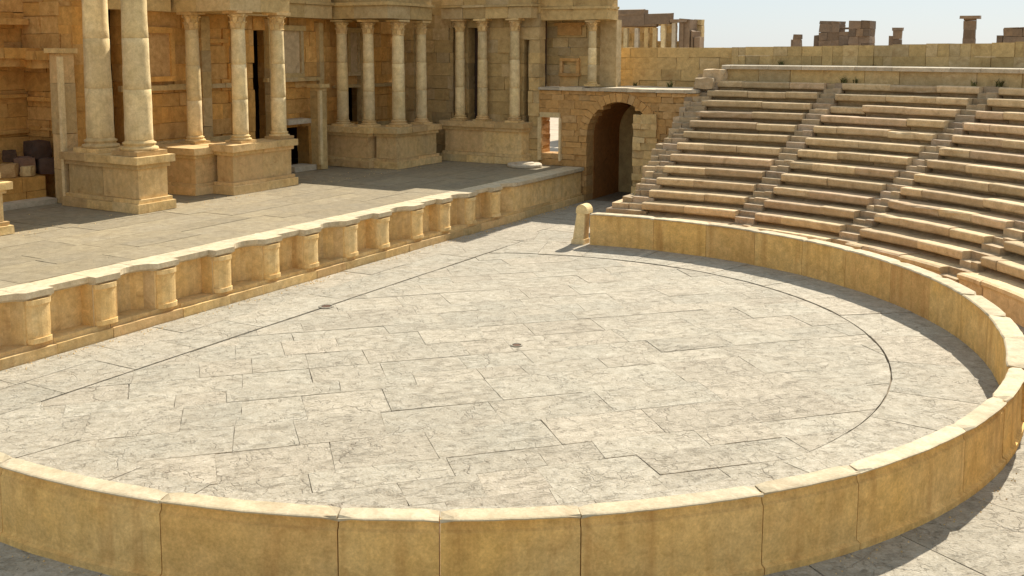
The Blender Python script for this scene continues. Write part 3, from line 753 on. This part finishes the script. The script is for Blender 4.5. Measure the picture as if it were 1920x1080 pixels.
# ---------------------------------------------------------------- upper walkway and rear wall
rw = thing('rear_wall', 'long low tan wall along the top of the seating under the sky', 'wall', (*pol(21.6, 60), 0))
mb = MB(); a = -20
while a < 93:
    da = rnd.uniform(3, 6); b = min(a+da, 93.2); n = 4; P = []
    zt = Z0+13*DH+.235; lo = []
    for i in range(n+1):
        aa = a+.02+(b-a-.04)*i/n
        for rr, zz in ((19.95, zt-.13), (19.78, zt-.12), (19.70, zt-.145), (19.70, zt-.02), (19.75, zt), (21.7, zt+.01), (21.7, zt-.13)): P.append((*pol(rr, aa), zz))
    fs = []
    for i in range(n):
        for j in range(7): fs.append((i*7+j, i*7+(j+1) % 7, (i+1)*7+(j+1) % 7, (i+1)*7+j))
    fs += [tuple(range(7)), tuple(n*7+j for j in range(6, -1, -1))]
    mb.add(P, fs); a = b
mb.build('walkway_slabs', 'pale', rw)  # lighter colour stands in for the sunlit strip along this edge
mb = MB(); a = -20
while a < 93:
    b = min(a+rnd.uniform(3, 6), 93.2); r_a = 19.8+rnd.uniform(-.02, .02)
    if not (69.0 < a < 70 and False): mb.prism([pol(r_a, a+.02), pol(20.39, a+.02), pol(20.39, b-.02), pol(r_a, b-.02), pol(r_a, (a+b)/2)], 4.6, 5.212)
    a = b
mb.build('walkway_riser', 'tan', rw)
mb = MB(); a = -20
while a < 93:
    b = a+2; 
    for zz, hh in ((-.03, 5.0),): 
        p = [pol(20.4, a), pol(21.7, a), pol(21.7, b), pol(20.4, b)]; mb.prism(p, zz, zz+hh, (.4, .3))
    a = b
mb.build('core', 'tan', rw)
mb = MB(); a = -20.0
while a < 93:
    L = rnd.uniform(1.8, 3.4); b = min(a+L, 93.3)
    for c in range(2):
        z_a = 5.3+c*.4; top = 6.02+.2*max(0, min(1, (92-a)/35))+rnd.uniform(-.015, .015)
        z_b = z_a+.395 if c == 0 else top
        e = rnd.uniform(-.03, .03); m_ = (a+b)/2 if rnd.random() < .5 else None
        for (p, q) in (((a, b),) if m_ is None else ((a, m_), (m_, b))):
            mb.prism([pol(21.3+e, p+.015), pol(21.75, p+.015), pol(21.75, q-.015), pol(21.3+e, q-.015)], z_a, z_b)
    a = b
mb.build('parapet', 'tan', rw)
t = thing('side_wall', 'plain tan wall behind the ledge, between column and upper seats', 'wall', (2, 20.2, 0))
mb = MB(); ashlar(mb, (-.7, 20.1, 4.3), (1, 0, 0), 5.6, 1.72, (0, -1, 0), .5, (.38, .5), (.6, 1.4), [], .01, .02); mb.build('masonry', 'tan', t)
mb = MB(); mb.box(-.7, 4.9, 20.15, 20.6, -.03, 4.29, (.4, .4)); mb.build('foundation', 'tan', t)

# ---------------------------------------------------------------- rubble inside the royal door
gr = 'rubble stones in the big doorway'
for (x, y, z, s, m, lb) in ((-10.55, .10, HS+.8, .62, 'dark', 'large dark boulder at the bottom of the heap in the big doorway'), (-10.25, .62, HS+.8, .55, 'dark', 'dark brown boulder at the right foot of the heap'),
                           (-10.5, .52, HS+1.25, .62, 'dark', 'purple dark boulder on top of the heap'), (-10.4, -.5, HS+.8, .45, 'brown', 'brown rounded boulder at the left of the heap'),
                           (-10.8, -.2, HS+1.2, .4, 'dark', 'small dark boulder resting high on the left of the heap'), (-10.2, -.05, HS+.8, .34, 'ped', 'small pale stone in front of the heap')):
    stone_block(x, y, z, s, s*.95, s*.9, rnd.uniform(0, 90), lb, m, 'boulder', gr)

M['weed'] = stone('dry_weed_leaf', (.13, .14, .04), (.20, .17, .06), (.1, .08, .03), .3, 3, .5, .1)
def weed(x, y, z, s, lb, k=26):
    mb = MB()
    for q in range(k):
        a = rnd.uniform(0, 6.283); l = s*rnd.uniform(.5, 1.2); lean = rnd.uniform(.2, .9); w_ = s*.06; bx, by = x+rnd.uniform(-s, s)*.35, y+rnd.uniform(-s, s)*.35
        c, d = math.cos(a), math.sin(a); P = []
        for t_, ww in ((0, 1), (.5, .9), (1, .15)):
            cx_, cy_, cz = bx+c*lean*l*t_*t_, by+d*lean*l*t_*t_, z+l*t_*(1-.3*lean*t_)
            P += [(cx_-d*w_*ww, cy_+c*w_*ww, cz), (cx_+d*w_*ww, cy_-c*w_*ww, cz)]
        mb.add(P, [(0, 1, 3, 2), (2, 3, 5, 4)])
    tag(mb.build('weed', 'weed'), lb, 'weed', 'dry weeds growing from the stone')
wt = Z0+12*DH
for (r, a, z, s, lb) in ((19.62, 79.8, wt, .26, 'green weed at the head of the first stair below the top walkway'), (19.6, 78.6, wt, .2, 'small green weed just right of the head of the first stair'),
                         (19.62, 64.2, wt, .28, 'green weed at the head of the second stair below the top walkway'), (19.6, 66.6, wt, .2, 'small green weed just left of the head of the second stair'),
                         (21.2, 88, wt+.58, .22, 'low weed on the top walkway at the foot of the rear wall, at left')):
    weed(*pol(r, a), z, s, lb)
weed(2.6, 19.2, 4.45, .3, 'dark green weed on the ledge above the arch at the foot of the side wall'); weed(.9, 19.7, 4.45, .22, 'small weed on the ledge behind the little column')
grit = MB()
for q in range(900):
    if q < 500: x, y, z = rnd.uniform(.0, .35)**1.0+.01, rnd.uniform(-12, 15.5), .002
    elif q < 700: x, y, z = -5.4-abs(rnd.gauss(0, .8)), rnd.uniform(-6, 15), HS-.004
    else:
        a = rnd.uniform(-95, 0); r = 10.62+abs(rnd.gauss(0, .12)); x, y = pol(r, a); z = .0
    e = rnd.uniform(.006, .022); grit.add([(x-e, y-e*.7, z-.01), (x+e, y-e, z-.01), (x+e*.8, y+e, z-.01), (x-e, y+e*.8, z-.01), (x+e*.1, y, z+e*1.1)], [(0, 1, 4), (1, 2, 4), (2, 3, 4), (3, 0, 4), (3, 2, 1, 0)])
o = grit.build('grit', 'ped'); o['kind'] = 'stuff'; tag(o, 'fine stone grit gathered along the foot of the walls', 'grit')
# ---------------------------------------------------------------- ruins beyond
t = thing('ruined_colonnade', 'ruined wall with slim columns under a broken lintel behind the theatre', 'ruin', (-8, 45, 0))
mb = MB(); ashlar(mb, (-13.5, 46.5, -.05), (1, 0, 0), 7.9, 8.1, (0, -1, 0), .6, (.4, .6), (.6, 1.6), [(4.5, 5.0, 6.9, 7.7), (6.0, 6.4, 6.9, 7.9)], .02, .06, top=.5); mb.build('back_wall', 'tan', t)
for x, m in ((-11.3, 'tan'), (-10.4, 'cream'), (-9.6, 'pale'), (-8.9, 'tan'), (-8.3, 'tan'), (-7.7, 'cream'), (-6.95, 'pale'), (-6.4, 'far')):
    mb = MB(); mb.box(x-.13, x+.13, 44.9, 45.2, -.05, 7.75 if x > -8 else 7.45, None, .01); mb.build('column', m, t)
mb = MB()
for x0, x1, z0, z1 in ((-13.5, -11.2, 7.6, 8.25), (-11.2, -9.0, 7.6, 8.62), (-9.0, -7.2, 7.7, 8.4), (-7.2, -6.0, 7.8, 8.0), (-11.4, -9.2, 8.2, 8.7), (-12.2, -8.2, 7.55, 8.0)):
    mb.box(x0+.01, x1-.01, 44.8+rnd.uniform(0, .05), 45.5, z0+rnd.uniform(0, .02), z1, None, .05)
mb.build('broken_lintel', 'far', t)
mb = MB(); mb.box(-6.6, -5.85, 45, 46.4, -.05, 8.0, None, .06); mb.box(-5.84, -5.6, 45, 46.2, -.05, 7.2, None, .08); mb.box(-5.59, -5.2, 45, 46, -.05, 6.8, None, .06); mb.build('end_pier', 'far', t)
YD = 120
t = thing('ruined_tower', 'broad ruined tower with two tall corners and a gap between, on the skyline', 'ruin', (-11.4, YD, 0))
def tower(mb, x0, x1, z1, dy=4, z0=-.06): ashlar(mb, (x0, YD, z0), (1, 0, 0), x1-x0, z1-z0, (0, -1, 0), dy, (.8, 1.2), (.9, 1.8), [], .05, .06, top=.25)
mb = MB(); tower(mb, -14.6, -12.0, 10.1); mb.build('left_corner', 'far', t)
mb = MB(); tower(mb, -11.98, -10.75, 8.7); mb.build('middle_wall', 'far', t)
mb = MB(); tower(mb, -10.73, -8.1, 10.1); mb.build('right_corner', 'far', t)
mb = MB(); mb.box(-15.4, -14.62, YD+.2, YD+3, -.06, 8.1, None, .1); mb.box(-12.1, -10.6, YD+.6, YD+1.2, 8.95, 9.2, None, .04); mb.build('broken_stub', 'far', t)
def stump(x, w_, z1, label, cap=0.0, cat='ruined pillar', step=0.0):
    t = thing('ruined_pillar', label, cat, (x, YD, 0), 'lone pillars on the skyline'); mb = MB(); z = -.06
    while z < z1-.1: h = min(1.1, z1-z); mb.box(x-w_/2, x+w_/2, YD-w_/2, YD+w_/2, z, z+h-.02, None, .05); z += h
    mb.build('shaft', 'far', t)
    if step: mb = MB(); mb.box(x-w_/2-step, x-w_/2-.01, YD-.4, YD+.4, -.06, z1-.7, None, .06); mb.build('broken_side', 'far', t)
    if cap: mb = MB(); mb.box(x-w_/2-cap, x+w_/2+cap, YD-w_/2-cap, YD+w_/2+cap, z1, z1+.38, None, .04); mb.build('cap_stone', 'far', t)
stump(-17.4, 1.0, 8.3, 'tiny dark pillar stub left of the ruined tower on the skyline', step=.35)
stump(-4.6, 1.0, 8.7, 'short dark broken pillar just right of the ruined tower', cap=.12, step=.5)
stump(3.9, 1.35, 10.1, 'tall lone pillar with a flat cap on the skyline', cap=.45)
t = thing('ruined_block', 'low blocky ruin on the skyline at the right picture edge', 'ruin', (10, YD, 0))
mb = MB(); tower(mb, 7.7, 14, 9.0); mb.build('wall', 'far', t)
mb = MB(); mb.box(7.0, 7.68, YD+.1, YD+2, -.06, 8.0, None, .06); mb.build('broken_side', 'far', t)
# low field of ruins filling the skyline foot
t = thing('boundary_wall', 'thin dark low wall of tumbled blocks far behind the theatre', 'wall', (-5, 110, 0))
mb = MB(); ashlar(mb, (-19, 112, -.06), (1, 0, 0), 24, 6.4, (0, -1, 0), .8, (.6, .9), (.8, 2.2), [], .04, .08, top=.6); mb.build('masonry', 'far', t)

for o in bpy.data.objects:
    if '_at' in o: del o['_at']
